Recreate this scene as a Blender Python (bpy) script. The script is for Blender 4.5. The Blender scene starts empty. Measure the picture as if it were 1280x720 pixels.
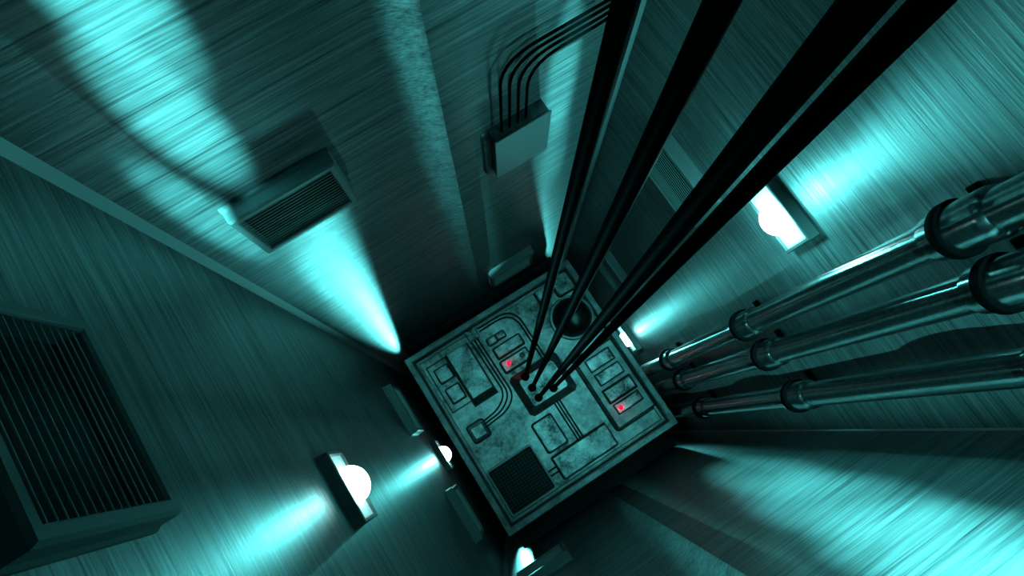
import bpy, bmesh, math, random
from mathutils import Vector, Matrix
random.seed(4)
PI = math.pi
scn = bpy.context.scene
COL = scn.collection

# ------------------------------------------------------------------ camera
CAM_Z = 6.4
cd = bpy.data.cameras.new('camera')
cam = bpy.data.objects.new('camera', cd); COL.objects.link(cam)
cd.sensor_width = 36.0; cd.lens = 36.0 * 800 / 1280
cd.clip_start = 0.02; cd.clip_end = 60
rx = Vector((0.83875539, -0.54450345, 0.00232277))
dn = Vector((-0.53078811, -0.81856493, -0.21958013))
fw = Vector((0.12146348, 0.18294112, -0.9755917))
M = Matrix(((rx.x, -dn.x, -fw.x, 0), (rx.y, -dn.y, -fw.y, 0), (rx.z, -dn.z, -fw.z, CAM_Z), (0, 0, 0, 1)))
cam.matrix_world = M
scn.camera = cam

# ------------------------------------------------------------------ world, exposure
w = bpy.data.worlds.new('world'); scn.world = w; w.use_nodes = True
w.node_tree.nodes['Background'].inputs[0].default_value = (0.02, 0.1, 0.1, 1)
w.node_tree.nodes['Background'].inputs[1].default_value = 0.0
scn.view_settings.view_transform = 'Standard'
scn.view_settings.look = 'None'
scn.view_settings.gamma = 1
scn.view_settings.exposure = 0
scn.view_settings.use_curve_mapping = False

# ------------------------------------------------------------------ shaft dimensions
X0, X1, Y0, Y1 = -0.765, 1.69, -1.085, 1.405
ZB, ZT = -4.0, 12.0
XC = 0.46
TEAL = (0.125, 0.91, 0.92)
GAIN = 1.15

def spot(name, loc, target, power, size, blend, radius, col=TEAL, falloff=None):
    l = bpy.data.lights.new(name, 'SPOT'); l.energy = power * (GAIN if falloff else 1.0); l.color = col
    l.spot_size = math.radians(size); l.spot_blend = blend; l.shadow_soft_size = radius
    o = bpy.data.objects.new(name, l); COL.objects.link(o); o.location = loc
    d = Vector(target) - Vector(loc)
    o.rotation_euler = d.to_track_quat('-Z', 'Y').to_euler()
    if falloff:
        l.use_nodes = True; nt = l.node_tree
        em = [n for n in nt.nodes if n.type == 'EMISSION'][0]
        lf = nt.nodes.new('ShaderNodeLightFalloff'); lf.inputs['Strength'].default_value = 1.0
        nt.links.new(lf.outputs[falloff], em.inputs['Strength'])
    return o
def area(name, loc, target, power, sx, sy, col=TEAL):
    l = bpy.data.lights.new(name, 'AREA'); l.energy = power; l.color = col
    l.shape = 'RECTANGLE'; l.size = sx; l.size_y = sy
    o = bpy.data.objects.new(name, l); COL.objects.link(o); o.location = loc
    d = Vector(target) - Vector(loc)
    o.rotation_euler = d.to_track_quat('-Z', 'Y').to_euler()
    return o

# floodlights down in the four corners of the pit shining up past the car
for px, wy, sy, tx, tz, pw, size in ((-0.63, Y1, 1, -0.44, 3.0, 80, 9), (1.555, Y1, 1, 1.27, 3.0, 130, 11),
                                      (1.47, Y0, -1, 1.12, 3.4, 130, 9), (-0.63, Y0, -1, -0.35, 3.2, 130, 12)):
    spot('pit_floodlight', (px, wy - sy * 0.11, -1.8), (tx, wy - sy * 0.02, tz), pw, size, 1.0, 0.02, TEAL, 'Constant')
# unseen narrow spots added high up to draw bright bands on the opposite wall
for x, wy, sy, tz, pw, size, nar in ((-0.26, Y1, 1, 5.1, 650, 7, .5), (-0.37, Y1, 1, 4.52, 640, 6, .5), (-0.58, Y1, 1, 3.9, 420, 6, .34), (-0.43, Y1, 1, 2.45, 600, 4.8, .55), (-0.49, Y1, 1, 1.8, 250, 4, .6),
                                (1.14, Y1, 1, 4.6, 640, 6, .55), (1.24, Y1, 1, 3.3, 420, 6, .38), (1.27, Y1, 1, 2.4, 200, 4, .5),
                                (0.90, Y0, -1, 4.75, 620, 8, .7), (0.98, Y0, -1, 4.2, 700, 8, .7), (1.08, Y0, -1, 3.3, 420, 8, .6), (1.18, Y0, -1, 2.3, 300, 6, .6)):
    yo = (Y0 + 0.08) if sy > 0 else (Y1 - 0.08)
    o = spot('added_band_spot', (x, yo, 9.2), (x, wy, tz), pw, size, 1.0, 0.02, TEAL, 'Constant')
    o.scale = (nar, 1, 1)
# unseen spot added to brighten the left wall
spot('added_wall_wash', (X1 - 0.3, -0.1, 9.2), (X0, -0.45, 4.7), 75, 9, 1.0, 0.05, TEAL, 'Constant')
# unseen grazing spots added to brighten the mid-wall swellings, back and front
for sy, wy in ((1, Y1), (-1, Y0)):
    for tz, pw in ((5.1, 70), (4.3, 66), (3.4, 48), (2.5, 22)):
        o = spot('added_ridge_spot', (-0.66, wy - sy * 0.45, 9.4), (0.455, wy - sy * 0.03, tz), pw * 4, 5, 1.0, 0.01, TEAL, 'Constant')
        o.scale = (0.3, 1, 1)
# unseen spot added to put a highlight along the steel pipes
o = spot('added_pipe_spot', (0.25, -0.9, 9.5), (1.56, -0.50, 4.0), 110, 13, 1.0, 0.02, TEAL, 'Constant')
# added fill from above: a spot on the car roof, a weak area overall
spot('added_roof_spot', (0.46, 0.16, 11.5), (0.46, 0.16, 0), 450, 10.5, 0.5, 0.4)
area('added_top_fill', (0.46, 0.16, 11.8), (0.46, 0.16, 0), 0.6, 1.6, 1.6)

# ------------------------------------------------------------------ materials
def mat_new(name):
    m = bpy.data.materials.new(name); m.use_nodes = True
    nt = m.node_tree
    return m, nt, nt.nodes['Principled BSDF']
def plain(name, col, rough=0.5, metal=0.0, emit=None, es=0.0, spec=0.5):
    m, nt, b = mat_new(name)
    b.inputs['Base Color'].default_value = (*col, 1)
    b.inputs['Roughness'].default_value = rough
    b.inputs['Metallic'].default_value = metal
    b.inputs['Specular IOR Level'].default_value = spec
    if emit:
        b.inputs['Emission Color'].default_value = (*emit, 1)
        b.inputs['Emission Strength'].default_value = es
    return m
def noise(nt, vec, scale, detail=4, rough=0.6):
    n = nt.nodes.new('ShaderNodeTexNoise'); n.inputs['Scale'].default_value = scale
    n.inputs['Detail'].default_value = detail; n.inputs['Roughness'].default_value = rough
    nt.links.new(vec, n.inputs['Vector']); return n
def ramp(nt, fac, stops):
    r = nt.nodes.new('ShaderNodeValToRGB'); e = r.color_ramp.elements
    e[0].position, e[0].color = stops[0][0], (*[stops[0][1]] * 3, 1) if not isinstance(stops[0][1], tuple) else (*stops[0][1], 1)
    e[1].position, e[1].color = stops[1][0], (*[stops[1][1]] * 3, 1) if not isinstance(stops[1][1], tuple) else (*stops[1][1], 1)
    for p, c in stops[2:]:
        x = e.new(p); x.color = (*[c] * 3, 1) if not isinstance(c, tuple) else (*c, 1)
    nt.links.new(fac, r.inputs[0]); return r
def brushed(name, axis, lo=0.04, hi=0.29, metal=0.5, rough=0.42, bump=0.25, across=110.0, along=2.6):
    """brushed sheet metal, the strokes running along the given axis"""
    m, nt, b = mat_new(name)
    tc = nt.nodes.new('ShaderNodeTexCoord')
    def mp(sc):
        n = nt.nodes.new('ShaderNodeMapping'); n.inputs['Scale'].default_value = sc
        nt.links.new(tc.outputs['Object'], n.inputs['Vector']); return n.outputs[0]
    def sc(al, ac):
        v = [ac, ac, ac]; v['xyz'.index(axis)] = al; return v
    fine = noise(nt, mp(sc(along, across)), 1.0, 3, 0.65)
    mid = noise(nt, mp(sc(along * 0.5, across * 0.22)), 1.0, 3, 0.6)
    blot = noise(nt, mp((0.8, 0.8, 0.8)), 1.0, 2, 0.5)
    mx = nt.nodes.new('ShaderNodeMix'); mx.data_type = 'FLOAT'; mx.inputs[0].default_value = 0.38
    nt.links.new(fine.outputs[0], mx.inputs[2]); nt.links.new(mid.outputs[0], mx.inputs[3])
    r = ramp(nt, mx.outputs[0], [(0.34, lo), (0.64, hi)])
    tint = nt.nodes.new('ShaderNodeMix'); tint.data_type = 'RGBA'; tint.blend_type = 'MULTIPLY'; tint.inputs[0].default_value = 1
    nt.links.new(r.outputs[0], tint.inputs[6]); tint.inputs[7].default_value = (0.93, 1.0, 1.0, 1)
    nt.links.new(tint.outputs[2], b.inputs['Base Color'])
    rr = nt.nodes.new('ShaderNodeMapRange'); nt.links.new(blot.outputs[0], rr.inputs[0])
    rr.inputs[3].default_value = rough - 0.06; rr.inputs[4].default_value = rough + 0.08
    nt.links.new(rr.outputs[0], b.inputs['Roughness'])
    b.inputs['Metallic'].default_value = metal
    bp = nt.nodes.new('ShaderNodeBump'); bp.inputs['Strength'].default_value = bump; bp.inputs['Distance'].default_value = 0.004
    nt.links.new(mx.outputs[0], bp.inputs['Height']); nt.links.new(bp.outputs[0], b.inputs['Normal'])
    return m
def mottled(name, lo, hi, scale=5.0, rough=0.5, metal=0.5, bump=0.15):
    m, nt, b = mat_new(name)
    tc = nt.nodes.new('ShaderNodeTexCoord')
    a = noise(nt, tc.outputs['Object'], scale, 5, 0.62)
    f = noise(nt, tc.outputs['Object'], scale * 9, 4, 0.7)
    mx = nt.nodes.new('ShaderNodeMix'); mx.data_type = 'FLOAT'; mx.inputs[0].default_value = 0.3
    nt.links.new(a.outputs[0], mx.inputs[2]); nt.links.new(f.outputs[0], mx.inputs[3])
    r = ramp(nt, mx.outputs[0], [(0.39, lo), (0.62, hi)])
    nt.links.new(r.outputs[0], b.inputs['Base Color'])
    b.inputs['Roughness'].default_value = rough; b.inputs['Metallic'].default_value = metal
    bp = nt.nodes.new('ShaderNodeBump'); bp.inputs['Strength'].default_value = bump; bp.inputs['Distance'].default_value = 0.004
    nt.links.new(f.outputs[0], bp.inputs['Height']); nt.links.new(bp.outputs[0], b.inputs['Normal'])
    return m

M_WX = brushed('brushed_metal_along_x', 'x')
M_WY = brushed('brushed_metal_along_y', 'y')
M_TRIM = plain('corner_trim_metal', (0.3, 0.34, 0.34), 0.45, 0.5)
M_PIT = plain('pit_concrete', (0.05, 0.055, 0.055), 0.9)
M_PIPE = mottled('pipe_steel', 0.20, 0.36, 45, 0.24, 1.0, 0.05)
M_BLACK = plain('black_rubber', (0.002, 0.002, 0.002), 0.7, 0.0, spec=0.05)
M_BLACK.node_tree.nodes['Principled BSDF'].inputs['IOR'].default_value = 1.15
M_CABLE = plain('black_cable', (0.001, 0.0015, 0.0015), 0.55, 0.0, spec=0.03)
M_CABLE.node_tree.nodes['Principled BSDF'].inputs['IOR'].default_value = 1.15
M_VENT = plain('vent_frame_metal', (0.15, 0.17, 0.17), 0.55, 0.1, spec=0.25)
M_SLAT = plain('vent_slat_metal', (0.45, 0.52, 0.5), 0.4, 0.4)
M_VOID = plain('vent_dark_interior', (0.003, 0.003, 0.003), 0.9)
M_LAMP = plain('lamp_housing_metal', (0.06, 0.07, 0.07), 0.5, 0.2)
M_REFL = plain('lamp_reflector_white', (0.8, 0.9, 0.9), 0.35, 0.0)
M_BULB = plain('lamp_bulb_glow', (0.9, 1, 1), 0.3, 0.0, (0.55, 1.0, 1.0), 13.0)
_b = M_PIPE.node_tree.nodes['Principled BSDF']; _b.inputs['Anisotropic'].default_value = 0.8; _b.inputs['Roughness'].default_value = 0.2; _b.inputs['Anisotropic Rotation'].default_value = 0.25
_t = M_PIPE.node_tree.nodes.new('ShaderNodeTangent'); _t.direction_type = 'RADIAL'; _t.axis = 'Z'
M_PIPE.node_tree.links.new(_t.outputs[0], _b.inputs['Tangent'])
M_JBOX = mottled('junction_box_steel', 0.03, 0.15, 16, 0.5, 0.5)
M_JPLATE = plain('junction_box_lid_steel', (0.27, 0.30, 0.30), 0.5, 0.4)
M_ROOF = mottled('car_roof_steel', 0.04, 0.62, 2.3, 0.42, 0.45)
M_RIM = mottled('car_rim_steel', 0.13, 0.34, 7, 0.42, 0.45)
M_UNIT = mottled('car_unit_steel', 0.02, 0.6, 6, 0.38, 0.5)
M_DARK = mottled('car_dark_steel', 0.03, 0.09, 8, 0.5, 0.4)
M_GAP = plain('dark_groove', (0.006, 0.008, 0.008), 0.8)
M_BALL = plain('glossy_black_dome', (0.002, 0.003, 0.003), 0.38, 0.0, spec=0.5)
M_LED = plain('red_indicator_light', (1, 0.01, 0.08), 0.4, 0.0, (1.0, 0.0, 0.035), 1.4)

# ------------------------------------------------------------------ helpers
def obj(name, bm, mat, parent=None, smooth=False, loc=None):
    bmesh.ops.recalc_face_normals(bm, faces=bm.faces)
    me = bpy.data.meshes.new(name); bm.to_mesh(me); bm.free()
    me.materials.append(mat)
    if smooth:
        for p in me.polygons: p.use_smooth = True
        try: me.set_sharp_from_angle(angle=math.radians(40))
        except Exception: pass
    o = bpy.data.objects.new(name, me); COL.objects.link(o)
    if parent: o.parent = parent
    if loc: o.location = loc
    return o
def tag(o, label, cat, group=None):
    o['label'] = label; o['category'] = cat
    if group: o['group'] = group
    return o
def struct(name, bm, mat, smooth=False):
    o = obj(name, bm, mat, None, smooth); o['kind'] = 'structure'; return o
def empty(name, loc=(0, 0, 0), rz=0.0):
    o = bpy.data.objects.new(name, None); COL.objects.link(o)
    o.location = loc; o.rotation_euler = (0, 0, rz); o.empty_display_size = 0.1; return o
def copy_tree(o, parent=None):
    c = o.copy(); COL.objects.link(c)
    if parent: c.parent = parent
    for ch in list(o.children): copy_tree(ch, c)
    return c
def merge(bm, t):
    me = bpy.data.meshes.new('tmp'); t.to_mesh(me); t.free(); bm.from_mesh(me); bpy.data.meshes.remove(me)
def box(bm, x0, x1, y0, y1, z0, z1, bev=0.0, seg=2):
    t = bmesh.new(); bmesh.ops.create_cube(t, size=1)
    for v in t.verts:
        v.co = Vector(((x0 + x1) / 2 + v.co.x * (x1 - x0), (y0 + y1) / 2 + v.co.y * (y1 - y0), (z0 + z1) / 2 + v.co.z * (z1 - z0)))
    if bev > 0: bmesh.ops.bevel(t, geom=t.edges[:], offset=bev, segments=seg, affect='EDGES', profile=0.5)
    merge(bm, t); return bm
def rrect(cx, cy, hx, hy, r, n=5):
    pts = []
    for sx, sy, a0 in ((1, 1, 0), (-1, 1, 90), (-1, -1, 180), (1, -1, 270)):
        for k in range(n + 1):
            a = math.radians(a0 + 90 * k / n)
            pts.append((cx + sx * (hx - r) + r * math.cos(a), cy + sy * (hy - r) + r * math.sin(a)))
    return pts
def loft(bm, rings, cap0=True, cap1=True):
    """rings: list of (list of 3D points) with equal count"""
    vs = [[bm.verts.new(p) for p in r] for r in rings]; n = len(vs[0])
    for a, b in zip(vs, vs[1:]):
        for i in range(n): bm.faces.new((a[i], a[(i + 1) % n], b[(i + 1) % n], b[i]))
    if cap0: bm.faces.new(vs[0])
    if cap1: bm.faces.new(vs[-1])
    return bm
def pad(bm, cx, cy, hx, hy, r, z0, z1, bev=0.01, flare=0.0):
    """raised rounded plate with a bevelled top and optional flared foot"""
    R = lambda d, z: [(x, y, z) for x, y in rrect(cx, cy, hx + d, hy + d, max(r + d * 0.8, 0.002))]
    return loft(bm, [R(flare, z0), R(0, z1 - bev), R(-bev * 0.3, z1 - bev * 0.3), R(-bev, z1)])
def frame(bm, cx, cy, hx, hy, r, wd, z0, z1, bev=0.006):
    """a rounded rectangular ring of width wd"""
    R = lambda d, z: [(x, y, z) for x, y in rrect(cx, cy, hx + d, hy + d, max(r + d, 0.002))]
    rings = [R(0, z0), R(0, z1 - bev), R(-bev, z1), R(-wd + bev, z1), R(-wd, z1 - bev), R(-wd, z0), R(0, z0)]
    loft(bm, rings[:-1], False, False)
    a = R(0, z0); b = R(-wd, z0); n = len(a)
    va = [bm.verts.new(p) for p in a]; vb = [bm.verts.new(p) for p in b]
    for i in range(n): bm.faces.new((va[i], va[(i + 1) % n], vb[(i + 1) % n], vb[i]))
    bmesh.ops.remove_doubles(bm, verts=bm.verts, dist=1e-5)
    return bm
def tube(bm, pts, r, n=12, cap=True):
    pts = [Vector(p) for p in pts]; rings = []
    t0 = (pts[1] - pts[0]).normalized()
    ref = Vector((0, 0, 1)) if abs(t0.z) < 0.9 else Vector((1, 0, 0))
    u = t0.cross(ref).normalized()
    for i, p in enumerate(pts):
        t = (pts[min(i + 1, len(pts) - 1)] - pts[max(i - 1, 0)]).normalized()
        u = (u - t * u.dot(t)).normalized(); v = t.cross(u)
        rings.append([p + (u * math.cos(2 * PI * k / n) + v * math.sin(2 * PI * k / n)) * r for k in range(n)])
    return loft(bm, rings, cap, cap)
def fillet(pts, r, n=7):
    pts = [Vector(p) for p in pts]; out = [pts[0]]
    for a, b, c in zip(pts, pts[1:], pts[2:]):
        d1 = (a - b); d2 = (c - b); rr = min(r, d1.length * 0.49, d2.length * 0.49)
        p, q = b + d1.normalized() * rr, b + d2.normalized() * rr
        for k in range(n + 1):
            t = k / n; out.append(p * (1 - t) ** 2 + b * 2 * t * (1 - t) + q * t * t)
    out.append(pts[-1]); return out
def lathe(bm, cx, cy, prof, n=32, cap0=True, cap1=True):
    rings = [[(cx + r * math.cos(2 * PI * k / n), cy + r * math.sin(2 * PI * k / n), z) for k in range(n)] for r, z in prof]
    return loft(bm, rings, cap0, cap1)

# ------------------------------------------------------------------ the shaft
T = 0.12
b = bmesh.new(); box(b, X0 - T, X0, Y0 - T, Y1 + T, ZB, ZT); struct('wall_left', b, M_WY)
b = bmesh.new(); box(b, X1, X1 + T, Y0 - T, Y1 + T, ZB, ZT); struct('wall_right', b, M_WY)
b = bmesh.new(); box(b, X0, X1, Y1, Y1 + T, ZB, ZT); struct('wall_back', b, M_WX)
b = bmesh.new(); box(b, X0, X1, Y0 - T, Y0, ZB, ZT); struct('wall_front', b, M_WX)
b = bmesh.new(); box(b, X0 - T, X1 + T, Y0 - T, Y1 + T, ZB - T, ZB); struct('floor', b, M_PIT)
b = bmesh.new(); box(b, X0 - T, X1 + T, Y0 - T, Y1 + T, ZT, ZT + T); struct('ceiling', b, M_PIT)
n_t = 1
for cx, sx in ((X0, 1), (X1, -1)):
    for cy, sy in ((Y1, -1), (Y0, 1)):
        c = 0.008 if (cx > 1 and cy < 0) else 0.032
        b = bmesh.new()
        tri = [(cx, cy), (cx + sx * c, cy), (cx, cy + sy * c)]
        loft(b, [[(x, y, ZB) for x, y in tri], [(x, y, ZT) for x, y in tri]])
        struct('trim_%d' % n_t, b, M_TRIM); n_t += 1
# a shallow swelling up the middle of the back and the front wall that ends in a sharp step
for wy, s in ((Y1, -1), (Y0, 1)):
    b = bmesh.new(); xa, xb, dd = 0.30, 0.508, 0.06
    prof = [(xa + (xb - xa) * k / 12, wy + s * dd * (k / 12) ** 2) for k in range(13)] + [(xb + 0.002, wy)]
    loft(b, [[(x, y, ZB) for x, y in prof], [(x, y, ZT) for x, y in prof]])
    struct('trim_%d' % n_t, b, M_WX, True); n_t += 1

# orientation of things fixed on a wall: local x along the wall, local y up, local z out of the wall
def on_wall(o, wall, u, z):
    if wall == 'left':  R = Matrix(((0, 0, 1), (1, 0, 0), (0, 1, 0))); p = (X0, u, z)
    if wall == 'right': R = Matrix(((0, 0, -1), (-1, 0, 0), (0, 1, 0))); p = (X1, u, z)
    if wall == 'back':  R = Matrix(((1, 0, 0), (0, 0, -1), (0, 1, 0))); p = (u, Y1, z)
    if wall == 'front': R = Matrix(((-1, 0, 0), (0, 0, 1), (0, 1, 0))); p = (u, Y0, z)
    o.location = p; o.rotation_euler = R.to_euler(); return o

# ------------------------------------------------------------------ air vents
def make_vent():
    root = empty('air_vent'); hw, hh, d = 0.25, 0.222, 0.082
    b = bmesh.new()
    out = lambda e, z: [(-hw - e, -hh - e, z), (hw + e, -hh - e, z), (hw + e, hh + e, z), (-hw - e, hh + e, z)]
    inn = lambda z, e=0: [(-hw + 0.036 + e, -hh + 0.036 + e, z), (hw - 0.036 - e, -hh + 0.036 + e, z), (hw - 0.036 - e, hh - 0.036 - e, z), (-hw + 0.036 + e, hh - 0.036 - e, z)]
    loft(b, [out(0.006, 0.0), out(0.006, 0.012), out(0.0, 0.026), out(0.0, d - 0.012), out(-0.008, d), inn(d, -0.006), inn(d - 0.008), inn(d - 0.03), inn(0.012)], True, False)
    obj('housing', b, M_VENT, root)
    b = bmesh.new(); box(b, -hw + 0.037, hw - 0.037, -hh + 0.037, hh - 0.037, 0.012, 0.02); obj('backing_panel', b, M_VOID, root)
    b = bmesh.new(); n = 14
    for k in range(n):
        y = -hh + 0.036 + (2 * hh - 0.072) * (k + 0.9) / (n + 0.8)
        t = bmesh.new(); bmesh.ops.create_cube(t, size=1)
        for v in t.verts:
            a = v.co.copy(); v.co = Vector((a.x * (2 * hw - 0.074), y + a.y * 0.0017, d - 0.012 + a.z * 0.003))
        merge(b, t)
    obj('grille', b, M_SLAT, root)
    return root
V = [('left', 0.495, 5.16, 'large dark air vent on the left wall, nearest the camera'),
     ('back', -0.27, 3.67, 'dark slatted air vent standing alone beside the bright beam, on the back wall'),
     ('right', 0.675, 2.77, 'dark air vent on the right wall, crossed by the black hoist cables'),
     ('left', 0.71, 0.31, 'low air vent beside the car edge, upper one on the left wall'),
     ('left', -0.37, 0.31, 'low air vent beside the car edge, below the small lamp on the left wall'),
     ('back', 0.89, 0.10, 'dim low air vent on the back wall just above the car edge'),
     ('right', 0.71, 0.38, 'dim low air vent on the right wall behind the black cables by the dome'),
     ('front', -0.37, 0.80, 'air vent on the front wall cut by the bottom of the frame')]
vent = make_vent()
for i, (wl, u, z, lab) in enumerate(V):
    o = vent if i == 0 else copy_tree(vent)
    on_wall(o, wl, u, z); tag(o, lab, 'vent', 'air vents on the shaft walls')

# ------------------------------------------------------------------ wall lamps
def make_lamp():
    root = empty('wall_lamp'); hw, hh, d = 0.172, 0.125, 0.058
    q = lambda e, z: [(-hw + e, -hh + e, z), (hw - e, -hh + e, z), (hw - e, hh - e, z), (-hw + e, hh - e, z)]
    b = bmesh.new(); loft(b, [q(0, 0), q(0, d - 0.004), q(0.004, d), q(0.016, d), q(0.02, d - 0.008), q(0.02, 0.02)], True, False)
    obj('housing', b, M_LAMP, root)
    b = bmesh.new(); loft(b, [q(0.0205, 0.02), q(0.0205, d - 0.012)]); obj('reflector', b, M_REFL, root)
    b = bmesh.new(); r = 0.088
    lathe(b, 0, 0, [(r * math.cos(a), 0.047 + r * math.sin(a) * 0.95) for a in [k * PI / 2 / 9 for k in range(9)]] + [(0.004, 0.047 + r * 0.95)], 28)
    obj('bulb', b, M_BULB, root, True)
    return root
LP = [('left', 0.19, 3.44, 'glowing wall lamp on the left wall right of the large vent'),
      ('right', 0.145, 3.44, 'glowing wall lamp on the right wall above the steel pipes'),
      ('left', 0.19, -0.56, 'small glowing wall lamp low on the left wall against the car edge'),
      ('right', 0.145, -0.68, 'wall lamp low on the right wall half hidden by the car edge')]
lamp = make_lamp()
for i, (wl, u, z, lab) in enumerate(LP):
    o = lamp if i == 0 else copy_tree(lamp)
    on_wall(o, wl, u, z); tag(o, lab, 'lamp', 'wall lamps')
    s, wx = (1, X0) if wl == 'left' else (-1, X1)
    spot('lamp_upward_beam', (wx + s * 0.115, u, z + 0.125), (wx, u, z + 1.0), (10 if s < 0 else 6.5) if z > 0 else 16, 56, 0.85, 0.008, TEAL, 'Linear')
    if z > 0: spot('lamp_long_beam', (wx + s * 0.115, u, z + 0.125), (wx, u - 0.1, z + 1.7), 90 if s < 0 else 13, 30, 1.0, 0.008, TEAL, 'Constant')
    l = bpy.data.lights.new('lamp_glow', 'POINT'); l.energy = (18 if z > 0 else 2.0) if s < 0 else (1.0 if z > 0 else 0.5); l.color = TEAL; l.shadow_soft_size = 0.05
    g = bpy.data.objects.new('lamp_glow', l); COL.objects.link(g); g.location = (wx + s * 0.24, u, z)

# ------------------------------------------------------------------ junction box with four conduits
jb = empty('junction_box', (0.934, Y1, 2.98))
on_wall(jb, 'back', 0.934, 2.98)
tag(jb, 'wall junction box feeding four thin black conduits', 'junction box')
b = bmesh.new(); box(b, -0.174, 0.174, -0.238, 0.235, 0.0, 0.088, 0.004); obj('housing', b, M_JBOX, jb)
b = bmesh.new(); box(b, -0.182, 0.182, -0.245, 0.238, 0.088, 0.097, 0.003); obj('lid', b, M_JPLATE, jb)
b = bmesh.new(); box(b, -0.225, -0.174, -0.235, 0.225, 0.0, 0.045, 0.010); obj('side_bracket', b, M_JBOX, jb)
WORDS = ['leftmost', 'second from the left', 'third from the left', 'rightmost']
for k in range(4):
    x = 0.822 + 0.052 * k; z = 3.87 - 0.052 * k; y = Y1 - 0.050; xe = 1.645 - 0.03 * k
    ye = Y1 - 0.04 - 0.03 * (3 - k)
    b = bmesh.new()
    p = fillet([(x, y, 3.205), (x, y, z), (xe, y, z), (xe, y, 8.0)], 0.20)
    tube(b, p, 0.0078, 10)
    o = obj('conduit', b, M_CABLE, None, True)
    tag(o, 'thin black conduit bending up from the junction box, %s of four' % WORDS[k], 'conduit', 'conduits above the junction box')

# ------------------------------------------------------------------ steel pipes
def make_pipe():
    root = empty('steel_pipe')
    b = bmesh.new(); tube(b, [(0, 0, ZB), (0, 0, 7.5)], 0.0675, 32); obj('tube', b, M_PIPE, root, True)
    for z in (0.60, 2.49, 4.38):
        b = bmesh.new()
        lathe(b, 0, 0, [(0.0675, z - 0.03), (0.081, z - 0.018), (0.083, z), (0.083, z + 0.24), (0.079, z + 0.262), (0.0675, z + 0.272)], 32, False, False)
        obj('sleeve', b, M_PIPE, root, True)
        b = bmesh.new()
        lathe(b, 0, 0, [(0.082, z + 0.055), (0.096, z + 0.055), (0.098, z + 0.06), (0.098, z + 0.092), (0.096, z + 0.097), (0.082, z + 0.097)], 32, False, False)
        box(b, 0.070, 0.148, -0.016, 0.016, z + 0.058, z + 0.094)
        obj('clamp', b, M_BLACK, root, True)
        b = bmesh.new(); box(b, 0.128, 0.149, -0.09, 0.09, z + 0.05, z + 0.1, 0.004); obj('wall_bracket', b, M_BLACK, root)
    return root
pipe = make_pipe()
for i, (y, lab) in enumerate([(-0.247, 'steel pipe nearest the wall lamp, top one of three'), (-0.459, 'middle one of three steel pipes on the right wall'), (-0.751, 'bottom one of three steel pipes, nearest the shaft corner')]):
    o = pipe if i == 0 else copy_tree(pipe)
    o.location = (1.54, y, 0); tag(o, lab, 'pipe', 'steel pipes on the right wall')

# ------------------------------------------------------------------ elevator car (seen from above)
car = empty('elevator_car', (0.456, 0.172, 0), -0.0087)
tag(car, 'square elevator car roof crowded with equipment at the bottom of the shaft', 'elevator')
b = bmesh.new(); box(b, -0.955, 0.955, -1.232, 1.212, -3.0, -0.55); obj('car_body', b, M_GAP, car)  # widened towards the walls to block light, black to imitate the shaded gap
b = bmesh.new(); box(b, -0.965, 0.965, -0.97, 0.97, -0.55, -0.035, 0.01); obj('roof_pan', b, M_ROOF, car)
b = bmesh.new(); frame(b, 0, 0, 0.982, 0.985, 0.012, 0.062, -0.10, 0.0, 0.006); obj('outer_rim', b, M_RIM, car)
b = bmesh.new(); frame(b, 0, 0, 0.918, 0.920, 0.006, 0.020, -0.036, -0.030, 0.001); obj('rim_groove', b, M_GAP, car)
b = bmesh.new(); frame(b, 0, 0, 0.893, 0.895, 0.010, 0.030, -0.036, -0.018, 0.006); obj('inner_rim', b, M_RIM, car)
Z = -0.035
def part(name, bm, mat, parent=car, smooth=False, lab=None):
    o = obj(name, bm, mat, parent, smooth)
    if lab: o['label'] = lab
    return o
def unit(name, cx, cy, hx, hy, z1, r=0.01, bev=0.008, top=None, skirt=0.018, flare=0.0, mat=None, lab=None, z0=Z):
    """a raised unit: dark skirt round its foot, mottled steel top"""
    b = bmesh.new(); pad(b, cx, cy, hx, hy, r, z0, z1, bev, flare)
    u = part(name, b, mat or M_UNIT, car, False, lab)
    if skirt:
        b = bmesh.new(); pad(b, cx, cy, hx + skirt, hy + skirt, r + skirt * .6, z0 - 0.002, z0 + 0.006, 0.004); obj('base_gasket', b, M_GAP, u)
    return u

# twin small boxes in a shallow tray
b = bmesh.new(); frame(b, -0.715, 0.54, 0.125, 0.262, 0.012, 0.012, Z, Z + 0.012, 0.003); part('tray_edge', b, M_DARK)
unit('relay_box', -0.708, 0.657, 0.072, 0.072, 0.012, skirt=0.012)
unit('relay_box', -0.711, 0.431, 0.070, 0.076, 0.012, skirt=0.012)
# tall equipment cabinet
b = bmesh.new()
R = lambda x0, x1, y0, y1, z: [(x0, y0, z), (x1, y0, z), (x1, y1, z), (x0, y1, z)]
loft(b, [R(-0.622, -0.348, 0.212, 0.80, Z), R(-0.615, -0.352, 0.222, 0.797, 0.02), R(-0.592, -0.366, 0.280, 0.785, 0.12)])
tall = part('equipment_cabinet', b, M_DARK)
b = bmesh.new(); box(b, -0.588, -0.370, 0.284, 0.781, 0.118, 0.128, 0.003); obj('cabinet_lid', b, M_UNIT, tall)
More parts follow.
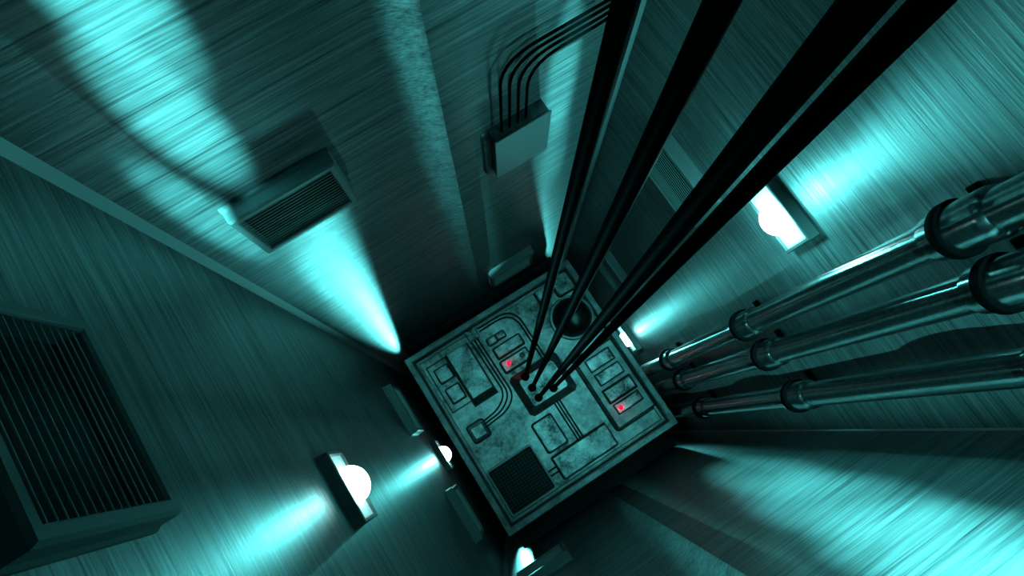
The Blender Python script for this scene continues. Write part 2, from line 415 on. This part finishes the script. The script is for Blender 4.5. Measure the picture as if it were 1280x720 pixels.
# corner bracket with three conduits leading to a small square box
br = empty('x'); bpy.data.objects.remove(br)
b = bmesh.new(); pad(b, -0.267, 0.833, 0.062, 0.054, 0.008, Z, 0.04, 0.012)
brk = part('conduit_bracket', b, M_UNIT)
for a in (45, 135):
    b = bmesh.new(); box(b, -0.075, 0.075, -0.013, 0.013, 0.0, 0.012, 0.003)
    bmesh.ops.rotate(b, verts=b.verts, cent=(0, 0, 0), matrix=Matrix.Rotation(math.radians(a), 3, 'Z'))
    bmesh.ops.translate(b, verts=b.verts, vec=(-0.267, 0.833, 0.038)); obj('cross_strap', b, M_RIM, brk)
for k, (xa, ya, xb, yb) in enumerate([(-0.312, 0.78, -0.6, 0.052), (-0.277, 0.78, -0.6, 0.022), (-0.242, 0.78, -0.6, -0.008)]):
    b = bmesh.new()
    pts = fillet([(xa, ya, -0.012), (xa + 0.01, 0.17 - 0.028 * k, -0.012), (xa - 0.13, yb + 0.02, -0.012), (-0.64, yb, -0.012)], 0.16)
    tube(b, pts, 0.0085, 8); part('conduit_line', b, M_GAP, car, True)
sb = unit('terminal_box', -0.711, -0.002, 0.092, 0.092, -0.008, r=0.03, bev=0.012, mat=M_DARK, skirt=0.008)
b = bmesh.new(); pad(b, -0.711, -0.004, 0.060, 0.057, 0.008, -0.012, 0.012, 0.005); obj('cover', b, M_UNIT, sb)
# double conduit arching round the control stack
for e in (0.0, 0.032):
    b = bmesh.new()
    pts = fillet([(-0.19, 0.862 - e, -0.014), (0.235 - e, 0.862 - e, -0.014), (0.235 - e, 0.255, -0.014)], 0.20)
    tube(b, pts, 0.0085, 8); part('conduit_line', b, M_GAP, car, True)
# control stack
unit('control_module', -0.128, 0.683, 0.046, 0.032, 0.008, skirt=0.012)
unit('control_module', -0.028, 0.685, 0.044, 0.031, 0.008, skirt=0.012)
unit('control_module', -0.018, 0.545, 0.148, 0.052, 0.020, skirt=0.016)
cm = unit('control_module', -0.032, 0.388, 0.147, 0.056, 0.020, skirt=0.016)
b = bmesh.new(); lathe(b, 0.048, 0.394, [(0.028, 0.018), (0.028, 0.030), (0.020, 0.034), (0.019, 0.030), (0.010, 0.030), (0.009, 0.036), (0.002, 0.037)], 20); obj('knob', b, M_DARK, cm, True)
def led(cx, cy, z, parent, r=0.022):
    b = bmesh.new(); lathe(b, cx, cy, [(r, z), (r, z + 0.008), (r * 0.8, z + 0.018), (r * 0.3, z + 0.023)], 16); o = obj('indicator_light', b, M_LED, parent, True)
    l = bpy.data.lights.new('indicator_glow', 'POINT'); l.energy = 0.14; l.color = (1, 0.02, 0.1); l.shadow_soft_size = 0.02
    g = bpy.data.objects.new('indicator_glow', l); COL.objects.link(g); g.parent = car; g.location = (cx, cy, z + 0.06)
led(-0.109, 0.398, 0.019, cm)
# hitch plate with rope sockets
b = bmesh.new()
O8 = lambda hx, hy, c, z: [(0.073 + x, 0.045 + y, z) for x, y in ((hx - c, hy), (-hx + c, hy), (-hx, hy - c), (-hx, -hy + c), (-hx + c, -hy), (hx - c, -hy), (hx, -hy + c), (hx, hy - c))]
loft(b, [O8(0.275, 0.225, 0.035, Z), O8(0.268, 0.218, 0.035, -0.010), O8(0.205, 0.155, 0.022, 0.03), O8(0.195, 0.145, 0.02, 0.032)])
hp = part('hitch_plate', b, M_DARK)
b = bmesh.new(); loft(b, [O8(0.198, 0.148, 0.02, 0.0315), O8(0.196, 0.146, 0.02, 0.037)]); obj('hitch_pad', b, M_UNIT, hp)
SOCK = [(0.41, 0.365), (0.41, 0.240), (0.41, 0.125), (0.585, 0.125)]
for x, y in SOCK:
    lx, ly = x - 0.456, y - 0.172
    b = bmesh.new(); lathe(b, lx, ly, [(0.038, 0.036), (0.040, 0.05), (0.041, 0.065), (0.034, 0.088), (0.019, 0.10)], 20); obj('rope_socket', b, M_BLACK, hp, True)
# dome on a ring
b = bmesh.new(); lathe(b, 0.684, 0.447, [(0.232, Z), (0.232, -0.02), (0.222, -0.008), (0.205, -0.008), (0.20, -0.03)], 48); dm = part('dome_ring', b, M_RIM, car, True)
b = bmesh.new(); r = 0.198
lathe(b, 0.684, 0.447, [(r * math.cos(a), -0.03 + r * math.sin(a)) for a in [k * PI / 2 / 14 for k in range(14)]] + [(0.003, -0.03 + r)], 48); obj('dome', b, M_BALL, dm, True)
# corner units beyond the dome
unit('corner_box', 0.795, 0.795, 0.098, 0.098, 0.0, r=0.03, bev=0.015)
unit('corner_box', 0.565, 0.815, 0.066, 0.050, 0.01, r=0.006)
# right equipment panel with four cartridges
b = bmesh.new(); pad(b, 0.668, -0.330, 0.212, 0.385, 0.012, Z, 0.022, 0.008, 0.026); pn = part('equipment_panel', b, M_RIM)
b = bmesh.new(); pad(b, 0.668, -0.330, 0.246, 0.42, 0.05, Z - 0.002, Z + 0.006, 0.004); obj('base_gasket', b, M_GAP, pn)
for cx, cy, hx, hy, dz in ((0.672, -0.062, 0.134, 0.058, 0.030), (0.676, -0.226, 0.134, 0.054, 0.030), (0.676, -0.405, 0.148, 0.058, 0.040), (0.676, -0.556, 0.138, 0.046, 0.030)):
    b = bmesh.new(); frame(b, cx, cy, hx + 0.012, hy + 0.012, 0.008, 0.011, 0.021, 0.025, 0.001); obj('cartridge_groove', b, M_GAP, pn)
    b = bmesh.new(); pad(b, cx, cy, hx, hy, 0.008, 0.021, dz, 0.006); obj('cartridge', b, M_UNIT, pn)
b = bmesh.new(); frame(b, 0.676, -0.405, 0.168, 0.080, 0.012, 0.016, 0.021, 0.030, 0.003); obj('cartridge_frame', b, M_GAP, pn)
led(0.584, -0.560, 0.028, pn)
# square vent grille
b = bmesh.new(); frame(b, -0.605, -0.612, 0.256, 0.246, 0.035, 0.020, Z, 0.012, 0.005); vg = part('roof_vent', b, M_JPLATE)
b = bmesh.new(); pad(b, -0.605, -0.612, 0.240, 0.230, 0.02, Z, Z + 0.005, 0.002); obj('backing_panel', b, M_VOID, vg)
b = bmesh.new()
for k in range(1, 15):
    x = -0.605 - 0.238 + 0.476 * k / 15; box(b, x - 0.0011, x + 0.0011, -0.612 - 0.229, -0.612 + 0.229, -0.012, -0.008)
    y = -0.612 - 0.228 + 0.456 * k / 15; box(b, -0.605 - 0.239, -0.605 + 0.239, y - 0.0011, y + 0.0011, -0.012, -0.008)
obj('mesh_screen', b, M_LAMP, vg)
# plates and short conduits on the near side
unit('access_plate', -0.139, -0.392, 0.106, 0.154, 0.012, r=0.02, skirt=0.014)
unit('access_plate', 0.058, -0.716, 0.304, 0.112, 0.030, r=0.01, skirt=0.016)
for x in (0.062, 0.092, 0.122):
    b = bmesh.new(); tube(b, [(x, -0.17, -0.018), (x, -0.60, -0.018)], 0.0085, 8); part('conduit_line', b, M_GAP, car, True)
for y in (-0.690, -0.738):
    b = bmesh.new(); tube(b, [(-0.36, y, -0.018), (-0.24, y, -0.018)], 0.0085, 8); part('conduit_line', b, M_GAP, car, True)

# ------------------------------------------------------------------ hoist cables
CW = ['leftmost thick black hoist cable rising from the hitch plate', 'second black hoist cable from the left, passing in front of the dome',
      'third black hoist cable from the left, rising from the front socket', 'rightmost thick black hoist cable, crossing the right wall lamp']
for (x, y), lab in zip(SOCK, CW):
    b = bmesh.new(); tube(b, [(x, y, 0.1005), (x, y, 10.8)], 0.0185, 24)
    tag(obj('hoist_cable', b, M_CABLE, None, True), lab, 'cable', 'hoist cables')
